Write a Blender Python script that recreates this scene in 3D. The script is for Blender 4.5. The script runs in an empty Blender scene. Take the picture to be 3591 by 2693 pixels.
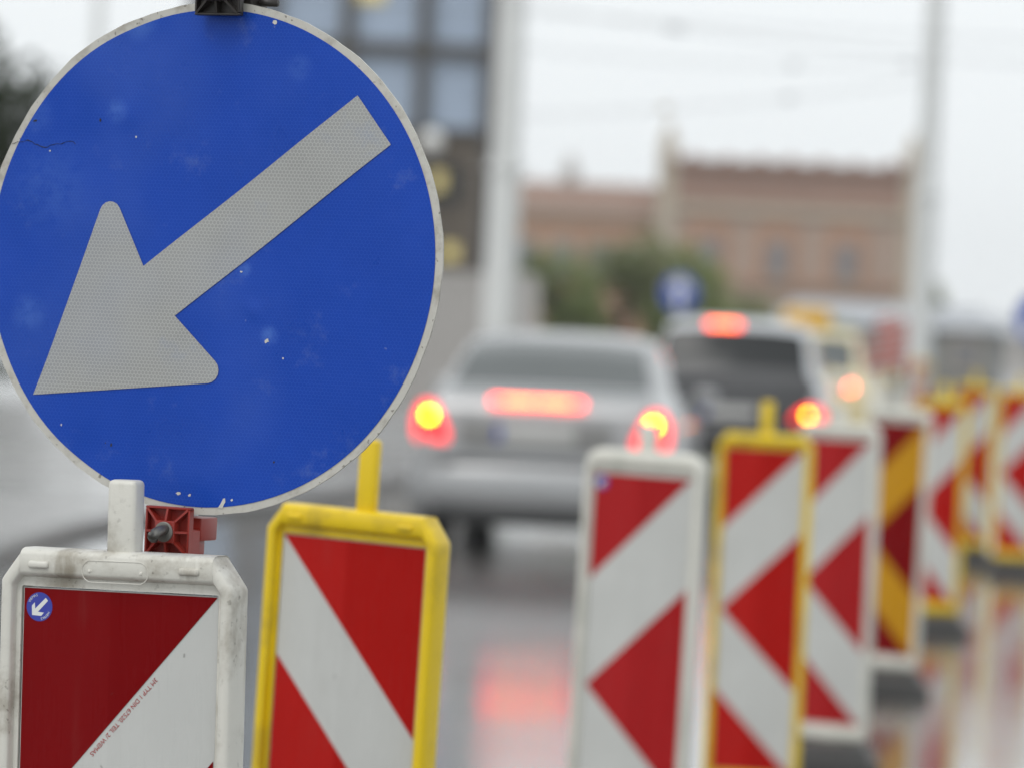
import bpy, bmesh, math, random
from mathutils import Vector, Matrix

# ------------------------------------------------------------------ camera, world, sun, exposure
R = math.radians
scene = bpy.context.scene
C = scene.collection
cam_d = bpy.data.cameras.new('camera'); cam = bpy.data.objects.new('camera', cam_d); C.objects.link(cam)
cam_d.sensor_width = 36.0; cam_d.lens = 135.0; cam_d.clip_start = 0.1; cam_d.clip_end = 3000
cam.matrix_world = (Matrix.Translation((0, 0, 1.47)) @ Matrix.Rotation(R(90 - 0.74), 4, 'X') @ Matrix.Rotation(R(2.7), 4, 'Z'))
cam_d.dof.use_dof = True; cam_d.dof.focus_distance = 4.46; cam_d.dof.aperture_fstop = 4.0
scene.camera = cam

wd = bpy.data.worlds.new('World'); scene.world = wd; wd.use_nodes = True
nt = wd.node_tree; nt.nodes.clear()
sky = nt.nodes.new('ShaderNodeTexSky'); sky.sky_type = 'NISHITA'; sky.sun_disc = False
SUN_EL, SUN_AZ = R(52), R(215)
sky.sun_elevation = SUN_EL; sky.sun_rotation = SUN_AZ; sky.dust_density = 4.0; sky.air_density = 1.0; sky.ozone_density = 1.0
hs = nt.nodes.new('ShaderNodeHueSaturation'); hs.inputs['Saturation'].default_value = 0.12
mixc = nt.nodes.new('ShaderNodeMix'); mixc.data_type = 'RGBA'; mixc.inputs['Factor'].default_value = 0.88
mixc.inputs['B'].default_value = (9.0, 9.4, 9.6, 1)          # the even white cloud layer
bg = nt.nodes.new('ShaderNodeBackground'); bg.inputs['Strength'].default_value = 0.115
wo = nt.nodes.new('ShaderNodeOutputWorld')
nt.links.new(sky.outputs[0], hs.inputs['Color']); nt.links.new(hs.outputs[0], mixc.inputs['A'])
nt.links.new(mixc.outputs['Result'], bg.inputs['Color']); nt.links.new(bg.outputs[0], wo.inputs['Surface'])

sd = bpy.data.lights.new('sun', 'SUN'); sd.energy = 0.9; sd.angle = R(25); sd.color = (1, .97, .93)
so = bpy.data.objects.new('sun', sd); C.objects.link(so)
# the sky's sun_rotation runs clockwise from +Y seen from above
sdir = Vector((math.sin(SUN_AZ) * math.cos(SUN_EL), math.cos(SUN_AZ) * math.cos(SUN_EL), math.sin(SUN_EL)))
so.rotation_euler = sdir.to_track_quat('Z', 'Y').to_euler(); so.location = (0, 0, 60)

vs = scene.view_settings; vs.view_transform = 'Standard'; vs.look = 'None'; vs.exposure = 0.0; vs.gamma = 1.0; vs.use_curve_mapping = False
scene.cycles.max_bounces = 8

# ------------------------------------------------------------------ helpers
rnd = random.Random(7)
def gz(y):                                   # the road rises gently away from the camera
    return min(max(0.0, 0.0055 * (y - 13.5)), 0.146)

def tag(o, label=None, cat=None, group=None, kind=None):
    if label: o['label'] = label
    if cat: o['category'] = cat
    if group: o['group'] = group
    if kind: o['kind'] = kind
    return o

def empty(name, loc=(0, 0, 0), rz=0.0, lean=0.0):
    o = bpy.data.objects.new(name, None); C.objects.link(o)
    o.matrix_world = Matrix.Translation(loc) @ Matrix.Rotation(rz, 4, 'Z') @ Matrix.Rotation(lean, 4, 'Y')
    o.empty_display_size = .1
    return o

def put(name, bm, m, parent=None, smooth=False, ang=None):
    me = bpy.data.meshes.new(name)
    bmesh.ops.recalc_face_normals(bm, faces=bm.faces)
    bm.to_mesh(me); bm.free()
    if m: me.materials.append(m)
    if smooth or ang:
        for p in me.polygons: p.use_smooth = True
        if ang:
            me.set_sharp_from_angle(angle=R(ang))
    o = bpy.data.objects.new(name, me); C.objects.link(o)
    if parent: o.parent = parent
    return o

def pydata(name, v, f, m, parent=None, smooth=False, ang=None):
    bm = bmesh.new(); vv = [bm.verts.new(p) for p in v]
    for q in f:
        try: bm.faces.new([vv[i] for i in q])
        except ValueError: pass
    return put(name, bm, m, parent, smooth, ang)

def box(bm, c, s, bev=0.0, seg=2, mat=None):
    r = bmesh.ops.create_cube(bm, size=1.0)
    vs_ = r['verts']
    for v in vs_: v.co = Vector((v.co.x * s[0], v.co.y * s[1], v.co.z * s[2]))
    if bev > 0:
        es = list({e for v in vs_ for e in v.link_edges})
        g = bmesh.ops.bevel(bm, geom=es, offset=bev, segments=seg, affect='EDGES', profile=0.5)
        vs_ = list({v for f in g['faces'] for v in f.verts} | {v for v in vs_ if v.is_valid})
    M = Matrix.Translation(c) @ (mat if mat is not None else Matrix.Identity(4))
    for v in vs_: v.co = M @ v.co
    return vs_

def boxo(name, c, s, m, parent=None, bev=0.0, seg=2, mat=None):
    bm = bmesh.new(); box(bm, c, s, bev, seg, mat)
    return put(name, bm, m, parent, ang=35 if bev > 0 else None)

def cyl(bm, p0, p1, r0, r1=None, n=20, caps=True):
    p0, p1 = Vector(p0), Vector(p1); r1 = r0 if r1 is None else r1
    q = (p1 - p0).to_track_quat('Z', 'Y').to_matrix()
    a, b = [], []
    for i in range(n):
        t = 2 * math.pi * i / n; d = Vector((math.cos(t), math.sin(t), 0))
        a.append(bm.verts.new(p0 + q @ (d * r0))); b.append(bm.verts.new(p1 + q @ (d * r1)))
    for i in range(n):
        j = (i + 1) % n; bm.faces.new((a[i], a[j], b[j], b[i]))
    if caps: bm.faces.new(a[::-1]); bm.faces.new(b)

def tube(bm, pts, rads, n=8):
    pts = [Vector(p) for p in pts]
    if not isinstance(rads, (list, tuple)): rads = [rads] * len(pts)
    prev = None; ref = Vector((.3, .2, 1)).normalized()
    for i, p in enumerate(pts):
        d = (pts[min(i + 1, len(pts) - 1)] - pts[max(i - 1, 0)]).normalized()
        x = d.cross(ref)
        if x.length < 1e-3: x = d.cross(Vector((1, 0, 0)))
        x.normalize(); y = d.cross(x)
        ring = [bm.verts.new(p + (x * math.cos(2 * math.pi * k / n) + y * math.sin(2 * math.pi * k / n)) * rads[i]) for k in range(n)]
        if prev:
            for k in range(n): bm.faces.new((prev[k], prev[(k + 1) % n], ring[(k + 1) % n], ring[k]))
        else: bm.faces.new(ring[::-1])
        prev = ring
    bm.faces.new(prev)

def lathe(bm, prof, origin, axis, n=32):
    """prof: list of (radius, along)"""
    q = Vector(axis).to_track_quat('Z', 'Y').to_matrix(); o = Vector(origin); rings = []
    for r, h in prof:
        rings.append([bm.verts.new(o + q @ Vector((r * math.cos(2 * math.pi * k / n), r * math.sin(2 * math.pi * k / n), h))) for k in range(n)])
    for a, b in zip(rings, rings[1:]):
        for k in range(n): bm.faces.new((a[k], a[(k + 1) % n], b[(k + 1) % n], b[k]))
    bm.faces.new(rings[0][::-1]); bm.faces.new(rings[-1])

def prism(bm, poly, y0, y1):
    """poly in (x,z), extruded along y"""
    a = [bm.verts.new((x, y0, z)) for x, z in poly]; b = [bm.verts.new((x, y1, z)) for x, z in poly]
    n = len(poly)
    bm.faces.new(a); bm.faces.new(b[::-1])
    for i in range(n): bm.faces.new((a[i], b[i], b[(i + 1) % n], a[(i + 1) % n]))

# ------------------------------------------------------------------ materials
MATS = {}
class N:
    def __init__(s, name):
        s.m = bpy.data.materials.new(name); s.m.use_nodes = True; s.t = s.m.node_tree; s.n = s.t.nodes
        s.p = s.n['Principled BSDF']; MATS[name] = s.m
    def new(s, typ, **kw):
        x = s.n.new(typ)
        for k, v in kw.items(): setattr(x, k, v)
        return x
    def link(s, a, b): s.t.links.new(a, b)
    def setin(s, x, **kw):
        for k, v in kw.items(): x.inputs[k.replace('_', ' ')].default_value = v
    def coord(s): 
        return s.new('ShaderNodeTexCoord').outputs['Object']
    def noise(s, vec, scale, detail=4, rough=.55, stretch=None):
        if stretch:
            mp = s.new('ShaderNodeMapping'); mp.inputs['Scale'].default_value = stretch; s.link(vec, mp.inputs[0]); vec = mp.outputs[0]
        x = s.new('ShaderNodeTexNoise'); s.link(vec, x.inputs['Vector'])
        s.setin(x, Scale=scale, Detail=detail, Roughness=rough); return x.outputs['Fac']
    def ramp(s, fac, a, b, lo=0.0, hi=1.0):
        x = s.new('ShaderNodeMapRange'); x.interpolation_type = 'SMOOTHSTEP'; s.link(fac, x.inputs['Value'])
        for k, v in (('From Min', a), ('From Max', b), ('To Min', lo), ('To Max', hi)): x.inputs[k].default_value = v
        return x.outputs[0]
    def mix(s, fac, a, b):
        x = s.new('ShaderNodeMix', data_type='RGBA')
        if isinstance(fac, (int, float)): x.inputs['Factor'].default_value = fac
        else: s.link(fac, x.inputs['Factor'])
        for k, v in (('A', a), ('B', b)):
            if isinstance(v, tuple): x.inputs[k].default_value = (*v, 1) if len(v) == 3 else v
            else: s.link(v, x.inputs[k])
        return x.outputs['Result']
    def math(s, op, a, b=None):
        x = s.new('ShaderNodeMath', operation=op)
        for i, v in enumerate((a, b)):
            if v is None: continue
            if isinstance(v, (int, float)): x.inputs[i].default_value = v
            else: s.link(v, x.inputs[i])
        return x.outputs[0]
    def base(s, v):
        if isinstance(v, tuple): s.p.inputs['Base Color'].default_value = (*v, 1)
        else: s.link(v, s.p.inputs['Base Color'])
    def rough(s, v):
        if isinstance(v, (int, float)): s.p.inputs['Roughness'].default_value = v
        else: s.link(v, s.p.inputs['Roughness'])
    def bump(s, h, strength=.2, dist=.002):
        x = s.new('ShaderNodeBump'); x.inputs['Strength'].default_value = strength; x.inputs['Distance'].default_value = dist
        s.link(h, x.inputs['Height']); s.link(x.outputs[0], s.p.inputs['Normal'])

def plain(name, col, rough=.5, metal=0.0, var=.12, scale=6, spec=.5):
    n = N(name); c = n.coord(); f = n.noise(c, scale)
    d = tuple(x * (1 - var) for x in col); l = tuple(min(1, x * (1 + var)) for x in col)
    n.base(n.mix(f, d, l)); n.rough(rough); n.p.inputs['Metallic'].default_value = metal; n.p.inputs['Specular IOR Level'].default_value = spec
    return n.m

def hexmask(n, vec, period):
    """honeycomb cell lines of the prismatic sheeting, in the x-z plane"""
    r = (1.0, 1.7320508, 1.0); h = (.5, .8660254, .5)
    sp = n.new('ShaderNodeSeparateXYZ'); n.link(vec, sp.inputs[0])
    cb = n.new('ShaderNodeCombineXYZ'); n.link(sp.outputs['X'], cb.inputs['X']); n.link(sp.outputs['Z'], cb.inputs['Y'])
    def vm(op, a, b=None):
        x = n.new('ShaderNodeVectorMath', operation=op); 
        for i, v in enumerate((a, b)):
            if v is None: continue
            if isinstance(v, tuple): x.inputs[i].default_value = v
            else: n.link(v, x.inputs[i])
        return x
    p = vm('MULTIPLY', cb.outputs[0], (1 / period,) * 3).outputs[0]
    p = vm('ADD', p, (400.0, 400 * 1.7320508, 0)).outputs[0]
    a = vm('SUBTRACT', vm('MODULO', p, r).outputs[0], h).outputs[0]
    b = vm('SUBTRACT', vm('MODULO', vm('ADD', p, h).outputs[0], r).outputs[0], h).outputs[0]
    def hd(v):
        ab = vm('ABSOLUTE', v).outputs[0]; s = n.new('ShaderNodeSeparateXYZ'); n.link(ab, s.inputs[0])
        d = vm('DOT_PRODUCT', ab, (.5, .8660254, 0)).outputs['Value']
        return n.math('MAXIMUM', s.outputs['X'], d)
    d = n.math('MINIMUM', hd(a), hd(b))
    return n.ramp(d, .40, .49)

def dirty_plastic(name, col, dirt, amount=1.0, rough=.42):
    n = N(name); c = n.coord()
    big = n.noise(c, 9, 6, .62); streak = n.noise(c, 22, 5, .6, (1, 1, .16)); fine = n.noise(c, 260, 3, .7)
    base = n.mix(n.ramp(n.noise(c, 3, 2), .3, .7), tuple(x * .95 for x in col), col)
    base = n.mix(n.math('MULTIPLY', n.ramp(big, .46, .64), .50 * amount), base, dirt)
    base = n.mix(n.math('MULTIPLY', n.ramp(streak, .52, .68), .45 * amount), base, dirt)
    spot = n.ramp(n.noise(c, 120, 2, .5), .64, .70)
    base = n.mix(n.math('MULTIPLY', n.math('MULTIPLY', spot, n.ramp(big, .42, .6)), .45 * amount), base, tuple(x * .45 for x in dirt))
    n.base(base); n.rough(n.ramp(streak, .3, .8, rough - .1, rough + .15)); n.bump(n.math('ADD', fine, n.math('MULTIPLY', big, 3)), .25, .0012)
    return n.m

def sheet(name, col, line, seamfac=.0, period=.0042, lines=.18, dirt=.25, spec=.22):
    n = N(name); c = n.coord()
    f = n.noise(c, 5, 5, .6)
    base = n.mix(n.ramp(f, .35, .75), tuple(x * .92 for x in col), col)
    base = n.mix(n.math('MULTIPLY', hexmask(n, c, period), lines), base, line)
    if seamfac:                                    # two strips of sheeting laid side by side
        sp = n.new('ShaderNodeSeparateXYZ'); n.link(c, sp.inputs[0])
        base = n.mix(n.math('MULTIPLY', n.math('LESS_THAN', sp.outputs['X'], -.012), seamfac), base, tuple(min(1, x * 1.5 + .02) for x in col))
    streak = n.noise(c, 30, 5, .6, (1, 1, .12))
    base = n.mix(n.math('MULTIPLY', n.ramp(streak, .55, .85), dirt), base, (.25, .23, .2))
    sp2 = n.ramp(n.noise(c, 75, 2, .5), .74, .78)
    base = n.mix(n.math('MULTIPLY', sp2, dirt * 1.6), base, (.10, .09, .08))
    n.base(base); n.rough(n.ramp(streak, .3, .8, .22, .4)); n.p.inputs['Specular IOR Level'].default_value = spec
    return n.m

white_pl = dirty_plastic('white_plastic', (.66, .645, .585), (.23, .195, .14), 1.35)
white_clean = dirty_plastic('cleaner_white_plastic', (.68, .665, .60), (.34, .37, .31), .5)
yellow_pl = dirty_plastic('yellow_plastic', (.80, .56, .004), (.30, .20, .03), .7, .36)
red_sheet = sheet('red_sheeting', (.185, .0025, .004), (.20, .006, .006), .10, dirt=.10, spec=.06)
red_bright = sheet('fresh_red_sheeting', (.40, .008, .006), (.42, .014, .012), .20, dirt=.10, spec=.08)
red_mid = sheet('hazed_red_sheeting', (.37, .014, .016), (.40, .02, .02), .15, dirt=.10, spec=.08)  # a haze veil is mixed into this red
white_sheet = sheet('white_sheeting', (.55, .555, .535), (.61, .61, .59), .05, dirt=.30)
amber_sheet = sheet('amber_sheeting', (.52, .25, .004), (.55, .28, .02), .05)
ink_red = plain('red_ink', (.35, .02, .02), .5)
sticker_blue = plain('blue_sticker_film', (.035, .05, .36), .35)
sticker_white = plain('white_sticker_film', (.75, .76, .74), .35)
rubber = plain('recycled_rubber', (.035, .034, .033), .45, 0, .35, 30)
red_clamp = plain('red_nylon', (.27, .022, .014), .38, 0, .14, 40)
black_clamp = plain('black_nylon', (.022, .018, .016), .4, 0, .3, 60)
steel = plain('zinc_steel', (.20, .195, .18), .45, .8, .3, 120)
galv = plain('galvanised_steel', (.42, .43, .44), .45, .6, .15, 14)
mast_m = plain('painted_mast_steel', (.66, .67, .66), .5, 0, .08, 3)

def sign_face(name, col, line, lines, chips_glints=True):
    n = N(name); c = n.coord()
    f = n.noise(c, 7, 5, .6); base = n.mix(n.ramp(f, .3, .75), col, tuple(min(1, x * 1.12 + .004) for x in col))
    base = n.mix(n.math('MULTIPLY', hexmask(n, c, .0047), lines), base, line)
    haze_ = n.ramp(n.noise(c, 11, 6, .68), .56, .76)                                   # dull scuffs
    base = n.mix(n.math('MULTIPLY', haze_, .26), base, (.22, .30, .50)); base = n.mix(n.math('MULTIPLY', n.ramp(n.noise(c, 3.2, 3), .45, .68), .10), base, (.16, .26, .60))
    if chips_glints:
        for sx_, sz_, sr, sa in ((.084, -.088, .016, .30), (.047, -.012, .013, .28), (-.128, .168, .020, .22), (-.235, -.075, .030, .20), (.108, .222, .022, .14), (-.215, .075, .075, .10), (-.105, .272, .030, .22), (-.075, -.055, .012, .12), (-.235, .16, .03, .12)):  # soft highlights of the dents, painted as lighter blue blotches
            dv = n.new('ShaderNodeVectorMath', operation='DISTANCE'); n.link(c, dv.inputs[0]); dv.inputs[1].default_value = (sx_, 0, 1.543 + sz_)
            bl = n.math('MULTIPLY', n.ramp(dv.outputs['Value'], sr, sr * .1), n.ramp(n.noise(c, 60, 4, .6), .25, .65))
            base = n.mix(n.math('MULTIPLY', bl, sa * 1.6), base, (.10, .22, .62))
        ch = n.ramp(n.noise(c, 62, 2, .5), .765, .775); base = n.mix(n.math('MULTIPLY', ch, .25), base, (.30, .36, .50))
        ch2 = n.ramp(n.noise(c, 45, 3, .6, (1, 1, 1.7)), .77, .785); base = n.mix(n.math('MULTIPLY', ch2, .7), base, (.02, .025, .05))
    sc = n.ramp(n.noise(c, 26, 4, .6, (1, 1, .22)), .74, .78); base = n.mix(n.math('MULTIPLY', sc, .3), base, (.35, .38, .45))
    n.base(base); n.rough(n.ramp(f, .3, .8, .26, .40)); n.p.inputs['Specular IOR Level'].default_value = .20
    n.bump(n.math('ADD', n.noise(c, 16, 4), n.math('MULTIPLY', hexmask(n, c, .0047), .04)), .22, .004)
    return n.m
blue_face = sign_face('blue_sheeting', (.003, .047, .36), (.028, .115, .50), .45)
grey_face = sign_face('silver_sheeting', (.300, .304, .296), (.52, .525, .51), .85, False)

def rim_mat():
    n = N('worn_white_rim'); c = n.coord()
    big = n.noise(c, 30, 6, .65); base = n.mix(n.ramp(big, .45, .72), (.52, .505, .46), (.33, .305, .26))
    sp = n.ramp(n.noise(c, 150, 2, .5), .66, .72); base = n.mix(n.math('MULTIPLY', sp, .7), base, (.10, .085, .065))
    n.base(base); n.rough(.45); n.bump(big, .3, .002); return n.m
rim_m = rim_mat()

def asphalt():
    n = N('wet_asphalt'); c = n.coord()
    f = n.noise(c, 1.2, 6, .6); fine = n.noise(c, 140, 3, .7)
    base = n.mix(n.ramp(f, .3, .7), (.062, .061, .060), (.10, .097, .092)); base = n.mix(n.math('MULTIPLY', fine, .35), base, (.10, .098, .094))
    n.base(base)
    wet = n.ramp(n.noise(c, .55, 4, .6, (1, .5, 1)), .38, .62)
    n.rough(.38); n.p.inputs['Specular IOR Level'].default_value = .5
    n.p.inputs['Coat Weight'].default_value = 1.0; n.p.inputs['Coat IOR'].default_value = 1.9           # the film of rain water
    n.link(n.math('ADD', n.math('MULTIPLY', wet, .10), .04), n.p.inputs['Coat Roughness'])
    h = n.math('ADD', n.math('MULTIPLY', fine, .2), n.noise(c, 7, 4, .6)); n.bump(h, .12, .006)
    b2 = n.new('ShaderNodeBump'); b2.inputs['Strength'].default_value = .10; b2.inputs['Distance'].default_value = .006; n.link(h, b2.inputs['Height']); n.link(b2.outputs[0], n.p.inputs['Coat Normal'])
    return n.m
asphalt_m = asphalt()
def paving():
    n = N('wet_pavement'); c = n.coord(); f = n.noise(c, .8, 5)
    n.base(n.mix(n.ramp(f, .3, .7), (.24, .235, .23), (.32, .31, .30))); n.rough(n.ramp(n.noise(c, .5, 4), .3, .7, .16, .32)); n.bump(n.noise(c, 12, 4), .12, .006); return n.m
paving_m = paving()
kerb_m = plain('kerb_granite', (.13, .125, .12), .5, 0, .3, 8)

# ------------------------------------------------------------------ ground
ys = [-12, -4, 0, 4, 8, 11, 13.5, 16, 20, 25, 30, 35, 40.05, 50, 70, 110, 200, 400, 900]
xs = [-500, -120, -40, -15, -8, -4, 0, 4, 8, 15, 40, 120, 500]
v = [(x, y, gz(y)) for y in ys for x in xs]; nx = len(xs)
road = pydata('road', v, [(i * nx + j, i * nx + j + 1, (i + 1) * nx + j + 1, (i + 1) * nx + j) for i in range(len(ys) - 1) for j in range(nx - 1)], asphalt_m, None, True)
tag(road, 'wet grey asphalt road with bright sky reflections', kind='structure')

kc = [(-3.0, -12), (-3.0, 8), (-2.95, 16), (-2.82, 21.4), (-2.6, 25), (-2.05, 27.5), (-1.6, 29), (-1.1, 32), (-.5, 37), (.2, 44), (1.0, 54), (1.6, 62)]
def catmull(pts, k=6):
    out = []
    for i in range(len(pts) - 1):
        p = [Vector((*pts[max(0, min(len(pts) - 1, i + d))], 0)) for d in (-1, 0, 1, 2)]
        for s in range(k):
            t = s / k
            out.append(.5 * ((2 * p[1]) + (p[2] - p[0]) * t + (2 * p[0] - 5 * p[1] + 4 * p[2] - p[3]) * t * t + (3 * p[1] - p[0] - 3 * p[2] + p[3]) * t ** 3))
    out.append(Vector((*pts[-1], 0))); return out
kp = catmull(kc)
kv, kf = [], []
for p in kp:
    z = gz(p.y)
    for dx, dz in ((0, -.05), (0, .055), (-.02, .07), (-.16, .07), (-.16, -.05)): kv.append((p.x + dx, p.y, z + dz))
for i in range(len(kp) - 1):
    for k in range(4): kf.append((i * 5 + k, i * 5 + k + 1, i * 5 + 5 + k + 1, i * 5 + 5 + k))
kerb = pydata('kerb', kv, kf, kerb_m, None, False); tag(kerb, 'dark wet granite kerb curving along the left pavement', kind='structure')
pv, pf = [], []
for p in kp:
    z = gz(p.y) + .066
    for x in (p.x - .16, p.x - 1.5, p.x - 4, -12, -45): pv.append((x, p.y, z))
for i in range(len(kp) - 1):
    for k in range(4): pf.append((i * 5 + k, i * 5 + k + 1, i * 5 + 6 + k, i * 5 + 5 + k))
pav = pydata('pavement', pv, pf, paving_m, None, True); tag(pav, 'raised wet pavement left of the kerb', kind='structure')

# ------------------------------------------------------------------ guidance beacons
HW, BOT, TOP = .125, .155, 1.155                 # the striped board
def corner_pts(cx, cz, sx, sz, kind, a, b, k=7):
    """k points round a corner at (cx,cz); sx,sz point outwards; goes from the vertical side to the horizontal side"""
    out = []
    if kind == 'chamfer':
        p = [(cx, cz - sz * b), (cx - sx * a, cz)]
        pre = (cx, cz - sz * (b + .012)); post = (cx - sx * (a + .012), cz)
        m0 = (p[0][0] - sx * .002, p[0][1] + sz * .004); m1 = (p[1][0] - sx * .0005, p[1][1] - sz * .0012)
        mid = ((p[0][0] + p[1][0]) / 2, (p[0][1] + p[1][1]) / 2)
        out = [pre, p[0], m0, mid, m1, p[1], post]
    else:
        for i in range(k):
            t = math.pi / 2 * i / (k - 1)
            out.append((cx - sx * a + sx * a * math.cos(t), cz - sz * b + sz * b * math.sin(t)))
    return out
def loop_outline(hw, z0, z1, kt, at, bt, kb, ab, bb):
    pts = corner_pts(hw, z1, 1, 1, kt, at, bt)                       # right side up to the top
    pts += corner_pts(-hw, z1, -1, 1, kt, at, bt)[::-1]
    pts += corner_pts(-hw, z0, -1, -1, kb, ab, bb)
    pts += corner_pts(hw, z0, 1, -1, kb, ab, bb)[::-1]
    return pts
def beacon_frame(round_corner, top_h=.046):
    bm = bmesh.new()
    if round_corner: outer = loop_outline(.149, .10, TOP + top_h, 'round', .042, .042, 'round', .02, .02)
    else: outer = loop_outline(.149, .10, TOP + top_h, 'chamfer', .026, .038, 'round', .02, .02)
    inner = loop_outline(HW + .0015, BOT - .0015, TOP + .0015, 'round', .003, .003, 'round', .003, .003)
    prof = [(0, -.012), (.03, -.0175), (.09, -.0215), (.18, -.0235), (.60, -.0235), (.68, -.0215), (.73, -.0165), (.76, -.0115), (1.0, -.0112)]
    prof = prof + [(t, -y) for t, y in prof[::-1]]
    rings = []
    for t, y in prof:
        rings.append([bm.verts.new((o[0] * (1 - t) + i[0] * t, y, o[1] * (1 - t) + i[1] * t)) for o, i in zip(outer, inner)])
    n = len(outer)
    for a in range(len(rings)):
        ra, rb = rings[a], rings[(a + 1) % len(rings)]
        for k in range(n): bm.faces.new((ra[k], ra[(k + 1) % n], rb[(k + 1) % n], rb[k]))
    return bm
def clip(poly, a, b, c):                            # keep a*x+b*z+c >= 0
    out = []
    for i in range(len(poly)):
        p, q = poly[i], poly[(i + 1) % len(poly)]
        dp, dq = a * p[0] + b * p[1] + c, a * q[0] + b * q[1] + c
        if dp >= 0: out.append(p)
        if dp * dq < 0: t = dp / (dp - dq); out.append((p[0] + (q[0] - p[0]) * t, p[1] + (q[1] - p[1]) * t))
    return out
def stripes(kind, drop=.25, band=.25):
    e = .0012; rect = [(-HW + e, BOT + e), (HW - e, BOT + e), (HW - e, TOP - e), (-HW + e, TOP - e)]
    if kind == 'chevron':
        l, r = -HW + e, HW - e
        return [[(l, TOP - e), (l, TOP - .25), (r - .004, TOP - e)], [(l + .006, .655), (r, .655 - .243), (r, .655 + .243)], [(l, BOT + e), (r - .004, BOT + e), (l, BOT + .25)]]
    s = -1 if kind == 'left' else 1                 # direction in which the stripes fall
    m = drop / .25; out = []
    # first edge runs through the top corner on the high side
    k = 0; off = 0.0
    x0 = -s * HW
    top_off, bot_off = None, 0.0
    red = True
    while True:
        poly = rect
        lo = lambda o: (s * m, 1.0, -(TOP - o) - s * m * x0)       # z >= TOP - o - m*s*(x-x0)
        a, b, c = lo(bot_off); poly = clip(poly, a, b, c)
        if top_off is not None: a, b, c = lo(top_off); poly = clip(poly, -a, -b, -c) if poly else poly
        if top_off is not None and top_off > 1.35: break
        if red and len(poly) >= 3: out.append(poly)
        top_off = bot_off; bot_off += band; red = not red
    return out

BOARD_BM = lambda: None
def make_beacon(x_top, y, lean, yaw, frame_m, label, pattern='chevron', red=None, white=None, round_corner=True, drop=.25, band=.25,
                stub_h=.085, sticker=None, tabs=False, group='guidance beacons in a row along the roadworks', dz=0.0):
    lr = R(lean); yr = R(yaw)
    zb = gz(y) + dz
    t = empty('guidance_beacon', (x_top - (TOP - .0) * math.sin(lr), y, zb), yr, lr)
    tag(t, label, 'beacon', group)
    red = red or red_sheet; white = white or white_sheet
    fr = put('frame', beacon_frame(round_corner, .058 if round_corner else .046), frame_m, t, ang=50)
    zt = TOP + (.058 if round_corner else .046)
    bm = bmesh.new(); box(bm, (0 if pattern != 'right' else .012, 0, zt + (stub_h - .02) / 2), ((.036, .028) if pattern != 'right' else (.031, .020)) + (stub_h + .02,), .006, 3); put('stub_post', bm, frame_m, t, ang=50)
    boxo('bottom_tenon', (0, 0, .06), (.10, .034, .09), frame_m, t, .004)
    bd = boxo('board', (0, 0, (BOT + TOP) / 2), (2 * HW, .017, TOP - BOT), white, t)
    for p in stripes(pattern, drop, band):
        bm = bmesh.new(); prism(bm, p, -.0093, -.0084); put('stripe', bm, red, bd)
    # rubber base plate, its long side along the traffic
    bm = bmesh.new()
    def slab(w, l, z0, z1, w2, l2):
        a = [bm.verts.new((sx * w / 2, sy * l / 2, z0)) for sx, sy in ((-1, -1), (1, -1), (1, 1), (-1, 1))]
        b = [bm.verts.new((sx * w2 / 2, sy * l2 / 2, z1)) for sx, sy in ((-1, -1), (1, -1), (1, 1), (-1, 1))]
        bm.faces.new(a[::-1]); bm.faces.new(b)
        for i in range(4): bm.faces.new((a[i], a[(i + 1) % 4], b[(i + 1) % 4], b[i]))
    slab(.36, .74, .002, .055, .35, .72); slab(.30, .56, .054, .098, .26, .46)
    bmesh.ops.bevel(bm, geom=list(bm.edges), offset=.006, segments=1, affect='EDGES')
    bmesh.ops.rotate(bm, verts=bm.verts, cent=(0, 0, 0), matrix=Matrix.Rotation(-yr - R(4), 3, 'Z'))
    put('base_plate', bm, rubber, t)
    if tabs:
        for tx in (-.0985, .094):
            bm = bmesh.new(); box(bm, (tx, -.0245, TOP + .027), (.026, .006, .0085), .0028, 2); put('tab', bm, frame_m, t, ang=50)
    if sticker:
        st = make_sticker(*sticker); st.parent = t
    return t

def text_bm(bm, s, size, M, length=None):
    cu = bpy.data.curves.new('lettering', 'FONT'); cu.body = s; cu.size = size; cu.align_x = 'CENTER'; cu.align_y = 'CENTER'; cu.extrude = .0
    o = bpy.data.objects.new('lettering', cu); C.objects.link(o)
    dg = bpy.context.evaluated_depsgraph_get(); me = bpy.data.meshes.new_from_object(o.evaluated_get(dg))
    if length:
        x_ = [v.co.x for v in me.vertices]; k_ = length / (max(x_) - min(x_)); me.transform(Matrix.Diagonal((k_, k_, 1, 1)))
    me.transform(M); bm.from_mesh(me)
    bpy.data.objects.remove(o); bpy.data.curves.remove(cu); bpy.data.meshes.remove(me)

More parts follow.
